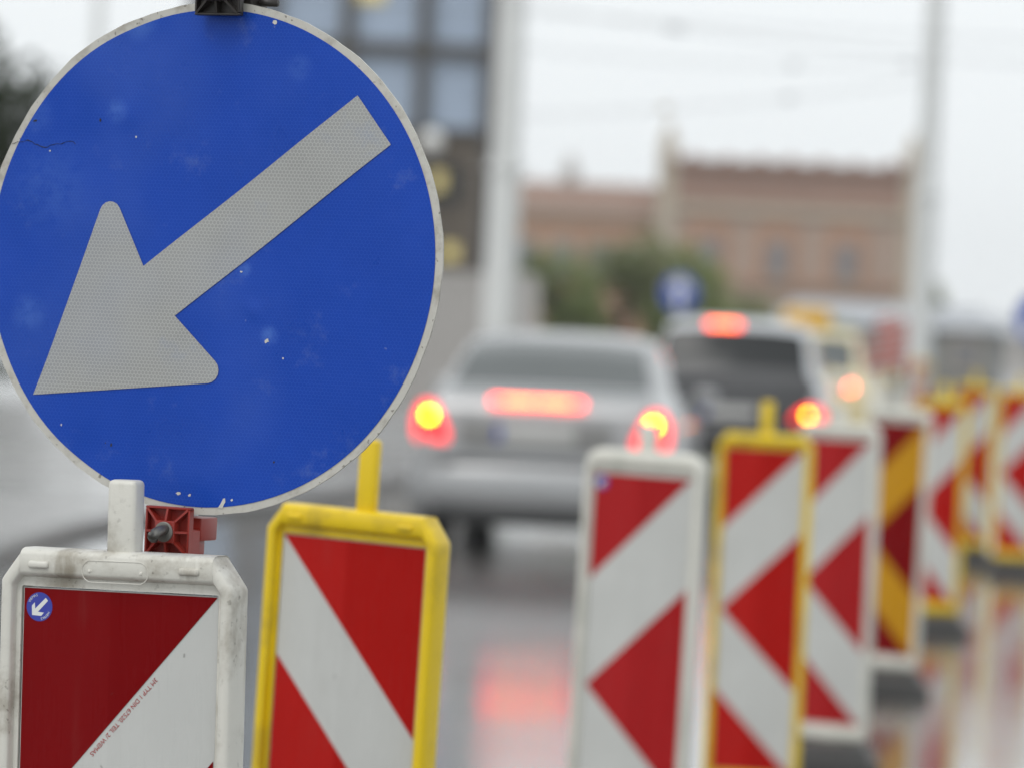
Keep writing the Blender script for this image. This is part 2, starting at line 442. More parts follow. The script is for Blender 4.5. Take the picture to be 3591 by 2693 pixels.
def make_sticker(cx, cz, r, lettering=True):
    bm = bmesh.new(); n = 40
    lathe(bm, [(r, 0), (r, .0004)], (cx, -.0093, cz), (0, -1, 0), n)
    st = put('sticker', bm, sticker_blue)
    y = -.0098
    # short arrow pointing down left
    A = [(-.55, -.59), (.16, -.62), (.37, -.38), (-.10, -.35), (.66, .44), (.48, .64), (-.32, -.14), (-.36, .30), (-.58, .06)]
    bm = bmesh.new(); prism(bm, [(cx + a * r, cz + b * r) for a, b in A], y, y - .0002); put('arrow', bm, sticker_white, st)
    if lettering:
        for half in (0, 1):
            bm = bmesh.new()
            for i, ch in enumerate('WEMAS'):
                ang = R(162 - i * 11.5 - (0 if half == 0 else 180) - 12)
                px, pz = cx + math.cos(ang) * r * .82, cz + math.sin(ang) * r * .82
                # letters stand on the inside, tops outwards
                M = Matrix.Translation((px, y - .0003, pz)) @ Matrix.Rotation(math.pi / 2, 4, 'X') @ Matrix.Rotation(ang - math.pi / 2, 4, 'Z')
                text_bm(bm, ch, r * .25, M)
            put('lettering', bm, sticker_white, st)
    return st

B1 = make_beacon(-.436, 4.40, -1.2, -21.5, white_pl, 'dirty white-framed beacon under the big blue arrow sign, round blue sticker in its corner', 'left', red_sheet, None, False, .284, .186,
                 .082, (-.1037, TOP - .0225, .0168), True, group=None)
bd1 = [c for c in B1.children if c.name.startswith('board')][0]
bm = bmesh.new()
d = Vector((-.0821, 0, -.0932)).normalized()                # the printed line follows the stripe edge, upside down
ang = math.atan2(d.z, d.x)
text_bm(bm, '3M TYP 1 DIN 67520, TEIL 2/ WEMAS', .0098, Matrix.Translation((.0085, -.0090, TOP - .1435)) @ Matrix.Rotation(math.pi / 2, 4, 'X') @ Matrix.Rotation(ang, 4, 'Z'), .1225)
put('lettering', bm, ink_red, bd1)
# raised oval maker's panel on the top bar and two pips
bm = bmesh.new(); ov = []
for i in range(28):
    t = 2 * math.pi * i / 28; sx = 1 if math.cos(t) >= 0 else -1
    ov.append(Vector((sx * .030 + .0125 * math.cos(t), -.0236, TOP + .0225 + .0125 * math.sin(t))))
tube(bm, ov + [ov[0]], .0006, 6); put('maker_panel_outline', bm, white_pl, B1)
for px in (-.033, .033):
    bm = bmesh.new(); lathe(bm, [(.0022, 0), (.0018, .0012), (.0008, .0016)], (px, -.0234, TOP + .0225), (0, -1, 0), 10); put('pip', bm, white_pl, B1)

G = 'guidance beacons in a row along the roadworks'
make_beacon(-.2135, 5.7, 1.4, -30, yellow_pl, 'yellow-framed beacon whose stripes fall to the right, beside the blue sign', 'right', red_bright, None, False, .283, .18, .105, None, True, G)
make_beacon(.325, 9.0, .9, -25, white_clean, 'nearest white-framed chevron beacon with a small blue sticker in its corner', 'chevron', red_mid, None, True, stub_h=.062, sticker=(-.1075, TOP - .022, .0165, False), group=G)
make_beacon(.793, 11.85, .0, -14, yellow_pl, 'nearest yellow-framed chevron beacon, overlapping the white one behind it', 'chevron', red_bright, None, False, stub_h=.10, group=G)
make_beacon(1.165, 13.5, -.2, -30, white_clean, 'white-framed red and white chevron beacon half hidden behind a yellow-framed one', 'chevron', red_mid, None, True, stub_h=.06, group=G)
make_beacon(1.68, 16.5, .9, -34, white_clean, 'white-framed beacon with amber instead of white chevron stripes', 'chevron', red_sheet, amber_sheet, True, stub_h=.06, group=G)
make_beacon(2.245, 19.9, .5, -38, yellow_pl, 'yellow-framed chevron beacon just behind the amber-striped beacon', 'chevron', red_bright, None, False, stub_h=.085, group=G)
make_beacon(3.165, 26.2, .2, -33, yellow_pl, 'farther of the two adjoining yellow-framed chevron beacons at the right edge', 'chevron', red_bright, None, False, stub_h=.085, group=G)
make_beacon(3.320, 25.0, .2, -30, yellow_pl, 'rightmost yellow-framed chevron beacon, cut by the picture edge', 'chevron', red_bright, None, False, stub_h=.085, group=G)
make_beacon(6.15, 58.0, .5, -20, yellow_pl, 'tiny far yellow-framed beacon beyond the others, behind the road bend', 'chevron', red_bright, None, False, stub_h=.085, group=G)

# ------------------------------------------------------------------ the big blue sign
SC = (-.3612, 4.48, 1.5415); SYAW = -22.5
sg = empty('traffic_sign', (SC[0], SC[1], gz(4.5)), R(SYAW)); SZ = SC[2]
tag(sg, 'large round blue keep-left sign with grey diagonal arrow, worn white rim', 'traffic sign')
def dent(x, z):
    d = 0.0
    for cx, cz, a, r in ((-.17, .12, .0030, .06), (-.20, .02, .0020, .10), (-.10, .255, .0040, .035), (.02, .03, -.0016, .012), (.062, -.058, -.0016, .010), (-.24, -.12, .0020, .05), (.16, .17, .0012, .04), (-.115, .165, -.0018, .015), (-.02, -.285, .0014, .02), (-.15, -.24, .0025, .03)):
        d += a * math.exp(-((x - cx) ** 2 + (z - cz) ** 2) / (r * r))
    return d - .004 * max(0.0, -x - .12) * 2 + .0016 * math.sin(x * 21 + z * 9)
def rough_r(th):
    return .0003 * math.sin(9 * th + 1) + .0003 * math.sin(23 * th) + .0003 * math.sin(47 * th + 2)
RB, RO = .2898, .2985
def disc_bm(rs, y_of, n=144, cap_center=True):
    bm = bmesh.new(); rings = []
    for r in rs:
        rings.append([bm.verts.new((r_ * math.cos(2 * math.pi * k / n), y_of(r_ * math.cos(2 * math.pi * k / n), r_ * math.sin(2 * math.pi * k / n)), SZ + r_ * math.sin(2 * math.pi * k / n)))
                      for k in range(n) for r_ in [r + (rough_r(2 * math.pi * k / n) if abs(r - RO) < .001 else 0)]])
    for a, b in zip(rings, rings[1:]):
        for k in range(n): bm.faces.new((a[k], a[(k + 1) % n], b[(k + 1) % n], b[k]))
    return bm, rings
bm, rings = disc_bm([RB - .010, RB - .004, RB + .002, RB + .007, RO], lambda x, z: dent(x, z))
back = [bm.verts.new(v.co + Vector((0, .003, 0))) for v in rings[-1]]; n_ = len(back)
for k in range(n_): bm.faces.new((rings[-1][k], rings[-1][(k + 1) % n_], back[(k + 1) % n_], back[k]))
bk2 = [bm.verts.new((v.co.x * .93, .013, SZ + (v.co.z - SZ) * .93)) for v in back]
for k in range(n_): bm.faces.new((back[k], back[(k + 1) % n_], bk2[(k + 1) % n_], bk2[k]))
bm.faces.new(bk2[::-1])
put('plate', bm, rim_m, sg, ang=40)
bm, rings = disc_bm([.004 + (RB - .004) * i / 44 for i in range(45)], lambda x, z: dent(x, z) - .0006)
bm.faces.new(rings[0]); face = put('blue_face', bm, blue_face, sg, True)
tag(face, 'scuffed blue reflective sheeting with painted dent highlights and a honeycomb pattern')
def rnd_corner(p, a, b, r, n=6):
    """fillet at p between directions to a and b"""
    p, a, b = Vector(p), Vector(a), Vector(b); d1, d2 = (a - p).normalized(), (b - p).normalized()
    h = d1.angle(d2) / 2; L = r / math.tan(h); c = p + (d1 + d2).normalized() * (r / math.sin(h))
    s, e = p + d1 * L, p + d2 * L; a0 = math.atan2((s - c).y, (s - c).x); a1 = math.atan2((e - c).y, (e - c).x)
    while a1 - a0 > math.pi: a1 -= 2 * math.pi
    while a1 - a0 < -math.pi: a1 += 2 * math.pi
    return [(c.x + r * math.cos(a0 + (a1 - a0) * i / n), c.y + r * math.sin(a0 + (a1 - a0) * i / n)) for i in range(n + 1)]
tip, n1, e1, e2, n2 = (-.2416, -.1698), (-.0975, -.0121), (.1756, .1934), (.2215, .1381), (-.0518, -.0686)
up, lw = (-.1497, .0841), (.0301, -.1416)
tip, n1, e1, e2, n2, up, lw = [((a + .0072) * .975 + .0052, b) for a, b in (tip, n1, e1, e2, n2, up, lw)]
poly = [tip] + rnd_corner(lw, tip, n2, .0150) + [n2, e2, e1, n1] + rnd_corner(up, n1, tip, .0145)
bm = bmesh.new(); f = bm.faces.new([bm.verts.new((x, 0, SZ + z)) for x, z in poly])
f.normal_update(); bmesh.ops.triangulate(bm, faces=[f])
for i_ in range(-20, 21):
    for no, co in (((1, 0, 0), (i_ * .014 + .0013, 0, 0)), ((0, 0, 1), (0, 0, SZ + i_ * .014 + .0017))):
        bmesh.ops.bisect_plane(bm, geom=bm.verts[:] + bm.edges[:] + bm.faces[:], plane_co=co, plane_no=no)
for v_ in bm.verts: v_.co.y = dent(v_.co.x, v_.co.z - SZ) - .0016
put('arrow', bm, grey_face, sg, True)
chip_m = plain('bare_aluminium', (.55, .54, .50), .4, 0, .25, 200); mark_m = plain('dark_mark', (.012, .013, .018), .5); scuff_m = plain('blue_scuff', (.16, .26, .55), .5, 0, .2, 300)
def flake(px, pz, rx, rz, m, name, seed, rot=0.0, off=.0010):
    r = random.Random(seed); bm = bmesh.new(); n = 11; vs_ = []
    for k in range(n):
        a = 2 * math.pi * k / n; q = r.uniform(.55, 1.15); ax, az = math.cos(a) * rx * q, math.sin(a) * rz * q
        x = px + ax * math.cos(rot) - az * math.sin(rot); z = pz + ax * math.sin(rot) + az * math.cos(rot)
        vs_.append(bm.verts.new((x, dent(x, z) - off - (.0012 if m is chip_m and False else 0), SZ + z)))
    bm.faces.new(vs_); put(name, bm, m, sg)
for i, (x, z, rx, rz, m, nm, rot) in enumerate((
        (.0735, .276, .0030, .0032, chip_m, 'bare_chip', 0), (.081, -.093, .0032, .0028, chip_m, 'bare_chip', .4), (.044, -.014, .0016, .0013, chip_m, 'bare_chip', 0),
        (.0345, -.284, .0034, .0085, chip_m, 'bare_chip', -.5), (.047, -.2785, .0018, .0018, chip_m, 'bare_chip', 0), (-.0245, -.2755, .0034, .0018, chip_m, 'bare_chip', .2), (-.0095, -.2765, .0022, .0018, chip_m, 'bare_chip', .3),
        (-.101, .139, .0016, .0018, chip_m, 'bare_chip', 0), (-.217, .120, .0014, .0013, chip_m, 'bare_chip', 0), (-.184, -.2035, .0012, .0016, chip_m, 'bare_chip', 0), (.103, -.112, .0013, .0014, chip_m, 'bare_chip', 0),
        (.098, -.232, .0016, .0014, mark_m, 'dark_mark', 0), (-.117, -.2235, .0016, .0024, mark_m, 'dark_mark', 0), (-.125, -.222, .0009, .0012, mark_m, 'dark_mark', 0), (-.238, .155, .0034, .0014, mark_m, 'dark_mark', .1), (-.150, .158, .0016, .0022, mark_m, 'dark_mark', 0))):  # dark specks, plus one flake painted for the shade of a dent
    flake(x, z, rx, rz, m, nm, i, rot)
bm = bmesh.new(); r_ = random.Random(4); pts = []                 # the wavy crack in the sheeting
for k in range(26):
    x = -.268 + .0034 * k; z = .128 + .003 * math.sin(k * .35) + r_.uniform(-.0016, .0016); pts.append((x, dent(x, z) - .0009, SZ + z))
tube(bm, pts, [.00018 + .00045 * r_.random() ** 2 for _ in pts], 5); put('crack', bm, mark_m, sg)
# post behind, and the two clamps that grip the plate's edge
bm = bmesh.new(); cyl(bm, (-.062, .046, .06), (-.030, .046, SZ + .40), .019, n=28); put('post', bm, galv, sg, ang=50)
bm = bmesh.new(); box(bm, (0, .062, .05), (.30, .50, .095), .01, 2); put('base_plate', bm, rubber, sg, ang=50)
def clamp(x, z, m, flip, hook=True):
    t = empty('clamp', (0, 0, 0)); t.parent = sg
    h = .029; y0 = -.012
    bm = bmesh.new()
    # shallow dish: floor, four sloping ribs to the corners, four ribs to the sides, a square hub and a border
    box(bm, (x, y0, z), (2 * h, .003, 2 * h), .001, 1)
    for sx, sz, lx, lz in ((0, 1, 2 * h, .003), (0, -1, 2 * h, .003), (1, 0, .003, 2 * h - .0062), (-1, 0, .003, 2 * h - .0062)):
        box(bm, (x + sx * (h - .0015), y0 - .005, z + sz * (h - .0015)), (lx, .010, lz), .0008, 1)
    box(bm, (x, y0 - .0085, z), (.026, .016, .026), .0012, 2)
    for i in range(8):
        a = math.pi / 4 * i; L = (h - .002) * (1.38 if i % 2 else 1.0); L0 = .012 * (1.38 if i % 2 else 1.0)
        ux, uz = math.cos(a), math.sin(a); nx_, nz_ = -uz * .0013, ux * .0013; vs_ = []
        for rr, top in ((L0, y0 - .0150), (L, y0 - .0105)):
            for sg_ in (1, -1):
                for yy in (y0, top): vs_.append(bm.verts.new((x + ux * rr + sg_ * nx_, yy, z + uz * rr + sg_ * nz_)))
        for q in ((0, 1, 3, 2), (4, 6, 7, 5), (0, 4, 5, 1), (2, 3, 7, 6), (1, 5, 7, 3), (0, 2, 6, 4)): bm.faces.new([vs_[k] for k in q])
    put('front_shell', bm, m, t, ang=40)
    bm = bmesh.new()                                               # the rear jaw lies outside the plate edge, clear of the sheet
    box(bm, (x, .000, z - .012 * flip), (2 * h - .003, .022, .030), .0015, 1); box(bm, (x, .031, z + .003 * flip), (2 * h - .001, .042, .027), .002, 2)
    box(bm, (x - .006, .026, z - .019 * flip), (2 * h - .012, .036, .018), .002, 2)
    put('rear_jaw', bm, m, t, ang=40)
    if hook:
        bm = bmesh.new(); lathe(bm, [(.0112, 0), (.0118, .0006), (.0118, .0020), (.0108, .0026)], (x, y0 - .0165, z), (0, -1, 0), 28); put('washer', bm, steel, t, ang=40)
        bm = bmesh.new(); pts = []
        for i in range(9): pts.append((x + .003 - .0010 * i * 1.3, y0 - .018 - .020 * math.sin(math.pi * i / 9.0) , z + .004 - .0016 * i))
        tube(bm, pts, [.0050, .0058, .0062, .0062, .0062, .0062, .0060, .0056, .0044], 12); put('hook_bolt', bm, steel, t, True)
    return t
tag(clamp(-.026, -.3195, red_clamp, 1), 'red nylon clamp at the lower edge of the sign')
tag(clamp(.008, .3105, black_clamp, -1), 'black nylon clamp at the upper edge of the sign')
for c_ in sg.children:
    if c_.name.startswith('clamp'): c_.location = (0, 0, SZ)
bm = bmesh.new(); tube(bm, [(.02, .035, SZ + .302), (.060, .030, SZ + .301)], .0045, 10); put('clamp_bolt', bm, black_clamp, sg, True)

# ------------------------------------------------------------------ smaller round signs in the distance
def far_sign(x, y, z, label, yaw=0.0, kind='up'):
    t = empty('traffic_sign', (x, y, gz(y)), R(yaw)); z -= gz(y)
    tag(t, label, 'traffic sign', 'round blue signs in the distance')
    bm = bmesh.new(); lathe(bm, [(.300, -.002), (.300, .001)], (0, 0, z), (0, -1, 0), 48); put('plate', bm, rim_m, t)
    bm = bmesh.new(); lathe(bm, [(.286, .0012), (.286, .0022)], (0, 0, z), (0, -1, 0), 48); put('blue_face', bm, blue_face, t)
    if kind == 'up': A = [(-.05, -.25), (.05, -.25), (.05, .06), (.15, .02), (.15, .10), (0, .25), (-.15, .10), (-.15, .02), (-.05, .06)]
    else: A = [(-.19, -.19), (.03, -.16), (-.04, -.09), (.18, .13), (.12, .19), (-.10, -.03), (-.16, .03)]
    bm = bmesh.new(); prism(bm, [(a, z + b) for a, b in A], -.0032, -.0024); put('arrow', bm, sticker_white, t)
    bm = bmesh.new(); cyl(bm, (0, .04, 0), (0, .04, z + .36), .03, n=16); put('post', bm, galv, t, ang=50)
    boxo('bracket', (0, .018, z), (.09, .025, .05), galv, t)
    return t
far_sign(2.548, 60, 2.238, 'distant round blue arrow sign above the roofs of the waiting cars', -6)
far_sign(5.50, 40, 1.886, 'round blue sign cut off by the right picture edge', -6, 'left')

# ------------------------------------------------------------------ cars
def paint(name, col, metal=.0, rough=.25):
    n = N(name); c = n.coord(); n.base(n.mix(n.noise(c, 3, 4), tuple(x * .93 for x in col), col)); n.rough(rough)
    n.p.inputs['Metallic'].default_value = metal; n.p.inputs['Coat Weight'].default_value = .6; n.p.inputs['Coat Roughness'].default_value = .05; return n.m
silver = paint('silver_paint', (.37, .373, .378), .5, .32)
pale_silver = paint('pale_silver_paint', (.66, .68, .70), .25, .3)
cream = paint('cream_paint', (.78, .66, .36), 0, .3)
dark_trim = plain('dark_trim', (.02, .02, .021), .5, 0, .2)
glass_m = plain('tinted_glass', (.016, .018, .019), .08, 0, .1, 3, .4)
sky_glass = plain('sky_pale_glass', (.095, .105, .105), .08, 0, .1, 3, .8)  # the sky's reflection is mixed into this paler glass colour
tyre_m = plain('tyre_rubber', (.016, .016, .017), .75)
alloy = plain('alloy_wheel', (.45, .46, .47), .35, .8)
recess_m = plain('shaded_silver_panel', (.24, .238, .232), .4)  # darker silver carries the shade of the plate recess
plate_w = plain('number_plate_white', (.50, .495, .48), .4)
plate_b = plain('number_plate_blue', (.02, .05, .36), .4)
def emit(name, col, st, base=None):
    n = N(name); n.base(base or col); n.p.inputs['Emission Color'].default_value = (*col, 1); n.p.inputs['Emission Strength'].default_value = st; n.rough(.25); return n.m
lens_red = emit('lit_red_lens', (1, .02, .026), 2.4, (.5, .01, .012))
bulb_hot = emit('brake_bulb', (1, .40, .0), 30)
bulb_soft = emit('soft_brake_bulb', (1, .20, .11), 9)
strip_hot = emit('brake_led_strip', (1, .06, .045), 7)
led_hot = emit('brake_led_core', (1, .34, .08), 5)
lens_dim = plain('unlit_red_lens', (.32, .012, .014), .2)
taxi_yel = plain('yellow_roof_sign', (.60, .34, .006), .6)

def cspline(keys, k):
    """smooth interpolation of rows of numbers: keys = list of (t, values)"""
    ts = [a for a, _ in keys]
    for i in range(len(ts) - 1):
        if ts[i] <= k <= ts[i + 1]: break
    t = (k - ts[i]) / (ts[i + 1] - ts[i])
    g = lambda j: keys[max(0, min(len(keys) - 1, j))]
    out = []
    for c in range(len(keys[0][1])):
        p0, p1, p2, p3 = g(i - 1)[1][c], g(i)[1][c], g(i + 1)[1][c], g(i + 2)[1][c]
        d1 = (p2 - p0) / max(1e-6, g(i + 1)[0] - g(i - 1)[0]) * (ts[i + 1] - ts[i]); d2 = (p3 - p1) / max(1e-6, g(i + 2)[0] - g(i)[0]) * (ts[i + 1] - ts[i])
        h = .75; d1 *= h; d2 *= h
        out.append((2 * t ** 3 - 3 * t * t + 1) * p1 + (t ** 3 - 2 * t * t + t) * d1 + (-2 * t ** 3 + 3 * t * t) * p2 + (t ** 3 - t * t) * d2)
    return out
def car(name, loc, yaw, label, keys, body_m, rear_win, side_win, front_win, wheels, tail, strip, plate, tailgate_m=None, cat='car', extra=None, bumper_z=(.24, .58)):
    t = empty(name, loc, R(yaw)); tag(t, label, cat, 'cars waiting in the lane beside the roadworks')
    L = keys[-1][0]; ny = 84; rows = []
    def prof(y):
        w, zb, zs, zr, gb, gt = cspline(keys, y)
        cp = [(0, zb), (.78 * w, zb), (.94 * w, zb + .06), (.995 * w, zb + .20), (1.0 * w, (zb + zs) / 2 + .06), (.985 * w, zs - .05), (.955 * w, zs),
              (gb * w, zs + .16 * (zr - zs)), ((gb * .45 + gt * .55) * w, zs + .60 * (zr - zs)), (gt * w, zs + .90 * (zr - zs)), (gt * w * .86, zr - .022 * min(1, (zr - zs) / .3)), (gt * w * .5, zr - .004), (0, zr)]
        out = []
        for i in range(len(cp) - 1):
            for s in range(3):
                f = s / 3; out.append((cp[i][0] * (1 - f) + cp[i + 1][0] * f, cp[i][1] * (1 - f) + cp[i + 1][1] * f, i + f))
        out.append((cp[-1][0], cp[-1][1], 12.0)); return out
    yv = [L * (i / ny) for i in range(ny + 1)]
    yv = sorted(set(yv + [.03, .06, .10, .15, .2, .25, .3]))
    grid, jj = [], None
    for y in yv:
        p = prof(y); ring = [(x, y, z) for x, z, _ in p] + [(-x, y, z) for x, z, _ in p[-2:0:-1]]; jj = [q for _, _, q in p] + [q for _, _, q in p[-2:0:-1]]
        grid.append(ring)
    m = len(grid[0]); V = [v for r in grid for v in r]
    F = {'body': [], 'rear_window': [], 'side_window': [], 'windscreen': [], 'tailgate': []}
    for i in range(len(grid) - 1):
        y = (yv[i] + yv[i + 1]) / 2
        for k in range(m):
            k2 = (k + 1) % m; q = (jj[k] + jj[k2]) / 2; q_ = (i * m + k, i * m + k2, (i + 1) * m + k2, (i + 1) * m + k)
            zc = sum(V[a][2] for a in q_) / 4
            part = 'body'
            if q > (9.0 if tailgate_m else 9.4) and rear_win[0] < y < rear_win[1]: part = 'rear_window'
            elif q > 9.7 and front_win[0] < y < front_win[1]: part = 'windscreen'
            elif 7.0 < q < 9.1 and any(a < y < b for a, b in side_win): part = ('side_window', [a < y < b for a, b in side_win].index(True), k < m // 2)
            elif tailgate_m and q > 5 and y < rear_win[0]: part = 'tailgate'
            if q < 6 and any((y - wy) ** 2 + (zc - wr) ** 2 < (wr + .045) ** 2 for wy, wr in wheels) and 1.2 < q: continue
            F.setdefault(part, []).append(q_)
    # rear and front caps, bulging outwards
    for i, sgn, part in ((0, -1, 'tailgate' if tailgate_m else 'body'), (len(grid) - 1, 1, 'body')):
        ring = grid[i]; half = m // 2; K = 10; base = len(V); zmin = ring[0][2]; zmax = ring[half][2]
        for a in range(1, half):
            x, y, z = ring[a]
            for s in range(K + 1):
                u = 1 - 2 * s / K; hz = (z - zmin) / (zmax - zmin)
                V.append((x * u, y + sgn * (.055 * (1 - u * u) * math.sin(math.pi * min(1, hz * .85 + .12))) * 1.0 + sgn * .0, z))
        for a in range(half - 2):
            for s in range(K): F[part].append((base + a * (K + 1) + s, base + a * (K + 1) + s + 1, base + (a + 1) * (K + 1) + s + 1, base + (a + 1) * (K + 1) + s))
    for part in list(F):
        if not F[part]: continue
        mm = body_m if part == 'body' else tailgate_m if part == 'tailgate' else sky_glass if (part == 'rear_window' and not tailgate_m) else glass_m
        used = sorted({a for q in F[part] for a in q}); mp = {a: i for i, a in enumerate(used)}
        pydata(part if isinstance(part, str) else 'side_window', [V[a] for a in used], [[mp[a] for a in q] for q in F[part]], mm, t, True, 40)
    # under-body pan keeps daylight from showing through the arches
    w0 = keys[len(keys) // 2][1][0]
    boxo('floor_pan', (0, L / 2, .33), (1.40, L - .5, .16), dark_trim, t)
    # bumper
    bm = bmesh.new(); wr_ = keys[1][1][0]; z0, z1 = bumper_z; prev = None
    for s in range(25):
        u = -1 + 2 * s / 24; x = u * (wr_ + .035); y = -.10 + .17 * abs(u) ** 5 - .0 + (.03 * u * u)
        ring = [bm.verts.new((x, y + dy, z)) for dy, z in ((.22, z0), (.05, z0), (.0, z0 + .05), (-.012, (z0 + z1) / 2), (-.006, z1 - .05), (.03, z1), (.22, z1))]
        if prev:
            for k in range(6): bm.faces.new((prev[k], prev[k + 1], ring[k + 1], ring[k]))
        prev = ring
    put('bumper', bm, tailgate_m or body_m, t, True, 60)
    boxo('diffuser', (0, -.02, z0 + .0), (1.36, .20, .11), dark_trim, t, .02)
    boxo('boot_gap', (0, -.045, z1 + .012), (1.34, .05, .016), dark_trim, t)
    if not tailgate_m:
        boxo('plate_recess_shade', (plate[0], plate[1] + .012, plate[2]), (.98, .016, .19), recess_m, t, .006)
    for s in (-1, 1):
        bm = bmesh.new(); cyl(bm, (s * .48, -.09, z0 - .02), (s * .48, .2, z0 - .02), .032, n=16); put('exhaust_pipe', bm, alloy, t, ang=40)
    # wheels
    for wy, wr in wheels:
        for s in (-1, 1):
            wx = s * (w0 - .125)
            bm = bmesh.new(); lathe(bm, [(wr * .62, -.10), (wr * .80, -.108), (wr * .96, -.095), (wr, -.06), (wr, .06), (wr * .96, .095), (wr * .80, .108), (wr * .62, .10)], (wx, wy, wr), (1, 0, 0), 40)
            wh = put('wheel', bm, tyre_m, t, True, 50)
            bm = bmesh.new(); fx = wx + s * .07
            lathe(bm, [(wr * .63, 0), (wr * .63, .02), (wr * .55, .012), (.001, .004)], (fx, wy, wr), (s, 0, 0), 40)
            for k in range(5):
                a = 2 * math.pi * k / 5
                box(bm, (fx + s * .018, wy + math.cos(a) * wr * .32, wr + math.sin(a) * wr * .32), (.02, wr * .58, .05), 0, 1, Matrix.Rotation(a, 4, 'X'))
            put('rim', bm, alloy, wh, ang=40)
    # lamps
    for s in (-1, 1):
        (cx, cy, cz), (sx, sy, sz), bulbz, br = tail
        bm = bmesh.new(); pts = []
        A = [(-.46, -.50), (.36, -.50), (.50, -.30), (.50, .10), (.30, .5), (-.06, .5), (-.30, .12), (-.50, -.28)]
        a_ = [bm.verts.new((s * (cx + a * sx), cy - .02 + (.17 * max(0, a) ** 2 * 2), cz + b * sz)) for a, b in A]
        b_ = [bm.verts.new((s * (cx + a * sx), cy + sy, cz + b * sz)) for a, b in A]
        bm.faces.new(a_); bm.faces.new(b_[::-1])
        for k in range(8): bm.faces.new((a_[k], b_[k], b_[(k + 1) % 8], a_[(k + 1) % 8]))
        bmesh.ops.bevel(bm, geom=list(bm.edges), offset=.012, segments=2, affect='EDGES')
        lm = put('tail_lamp', bm, lens_dim if cat == 'taxi' else lens_red, t, True, 40)
        bm = bmesh.new(); lathe(bm, [(br, 0), (br * .9, .012), (br * .5, .02)], (s * (cx + .02 * s * 0 + .01), cy - .008, cz + bulbz), (0, -1, 0), 24); put('bulb', bm, bulb_soft if cat == 'taxi' else bulb_hot, lm, True)
    (px, py, pz), (sx, sz) = strip
    bm = bmesh.new(); box(bm, (px, py, pz), (sx, .03, sz), .009, 2); tb = put('third_brake_light', bm, strip_hot, t, True)
    for s in (-1, 1):
        boxo('led_row', (px + s * sx * .19, py - .0165, pz), (sx * .34, .004, sz * .5), led_hot, tb)
    (px, py, pz) = plate
    pl = boxo('number_plate', (px, py, pz), (.52, .014, .11), plate_w, t, .003)
    boxo('blue_band', (px - .237, py - .008, pz), (.042, .004, .104), plate_b, pl)
    for s in (-1, 1):
        bm = bmesh.new(); box(bm, (s * (w0 + .06), L * .60, 1.02), (.16, .09, .12), .03, 2); put('mirror', bm, body_m, t, True)
    if extra: extra(t)
    return t

# rows: y, (half width, underside, shoulder, deck or roof height, glasshouse width at belt and roof as shares)
SEDAN = [(0.0, (.775, .34, .86, .925, .90, .86)), (.06, (.82, .27, .93, 1.015, .90, .84)), (.30, (.855, .22, .945, 1.045, .90, .82)), (.62, (.865, .20, .95, 1.075, .90, .80)),
         (1.02, (.87, .19, .955, 1.32, .90, .72)), (1.45, (.872, .19, .955, 1.425, .90, .70)), (2.1, (.872, .19, .95, 1.445, .90, .69)), (2.65, (.872, .19, .945, 1.38, .90, .70)), (3.35, (.865, .19, .92, 1.00, .90, .80)),
         (4.0, (.84, .21, .84, .90, .90, .80)), (4.35, (.76, .26, .70, .76, .9, .8)), (4.50, (.62, .33, .58, .62, .9, .8))]
SUV = [(0.0, (.80, .40, .93, .99, .92, .88)), (.06, (.85, .34, .98, 1.06, .92, .86)), (.18, (.885, .30, 1.0, 1.27, .91, .80)), (.36, (.90, .27, 1.01, 1.535, .90, .74)), (.60, (.905, .26, 1.01, 1.585, .90, .735)),
       (1.6, (.905, .25, 1.0, 1.605, .90, .73)), (2.4, (.905, .25, .99, 1.58, .90, .73)), (2.8, (.905, .25, .98, 1.50, .90, .74)), (3.4, (.90, .25, .97, 1.08, .90, .80)), (4.1, (.87, .27, .92, .98, .9, .8)), (4.45, (.78, .32, .78, .83, .9, .8)), (4.58, (.65, .4, .66, .70, .9, .8))]
TAXI = [(0.0, (.78, .36, .90, .96, .92, .88)), (.06, (.82, .30, .95, 1.03, .92, .86)), (.20, (.85, .26, .96, 1.26, .91, .82)), (.40, (.865, .24, .965, 1.50, .90, .77)), (.65, (.87, .23, .965, 1.545, .90, .76)),
        (1.6, (.87, .22, .96, 1.56, .90, .76)), (2.3, (.87, .22, .95, 1.53, .90, .76)), (2.8, (.87, .22, .94, 1.42, .90, .76)), (3.4, (.86, .22, .92, 1.02, .90, .8)), (3.95, (.83, .25, .86, .92, .9, .8)), (4.2, (.74, .3, .72, .77, .9, .8)), (4.32, (.62, .38, .6, .64, .9, .8))]
WH = [(.86, .315), (3.58, .315)]
car('car', (.20, 24.75, gz(24.8) - .004), -5.5, 'silver saloon car braking at the rear of the queue, number plate between lit lamps', SEDAN, silver, (.66, 1.24), [(1.30, 2.00), (2.06, 2.75)], (2.72, 3.28), WH,
    ((.715, -.015, .825), (.24, .10, .26), .045, .034), ((-.03, .004, .985), (.60, .042)), (-.03, -.075, .775))
def fog_lamp(t):
    bm = bmesh.new(); lathe(bm, [(.05, 0), (.05, .02), (.03, .03)], (-.34, -.11, .47), (0, -1, 0), 20); put('fog_lamp', bm, emit('fog_lamp_lens', (1, .10, .10), 2.2, (.5, .02, .02)), t, True)
car('car', (2.11, 37.0, gz(37) - .004), -7, 'pale silver estate car with dark tailgate window, middle of the queue', SUV, pale_silver, (.085, .345), [(.55, 1.15), (1.22, 2.0), (2.06, 2.75)], (2.86, 3.36), [(.88, .34), (3.62, .34)],
    ((.745, -.012, .70), (.33, .10, .16), .0, .026), ((-.12, .335, 1.535), (.32, .045)), (.0, -.075, .70), paint('graphite_paint', (.045, .045, .048), .2, .4), bumper_z=(.32, .60), extra=fog_lamp)
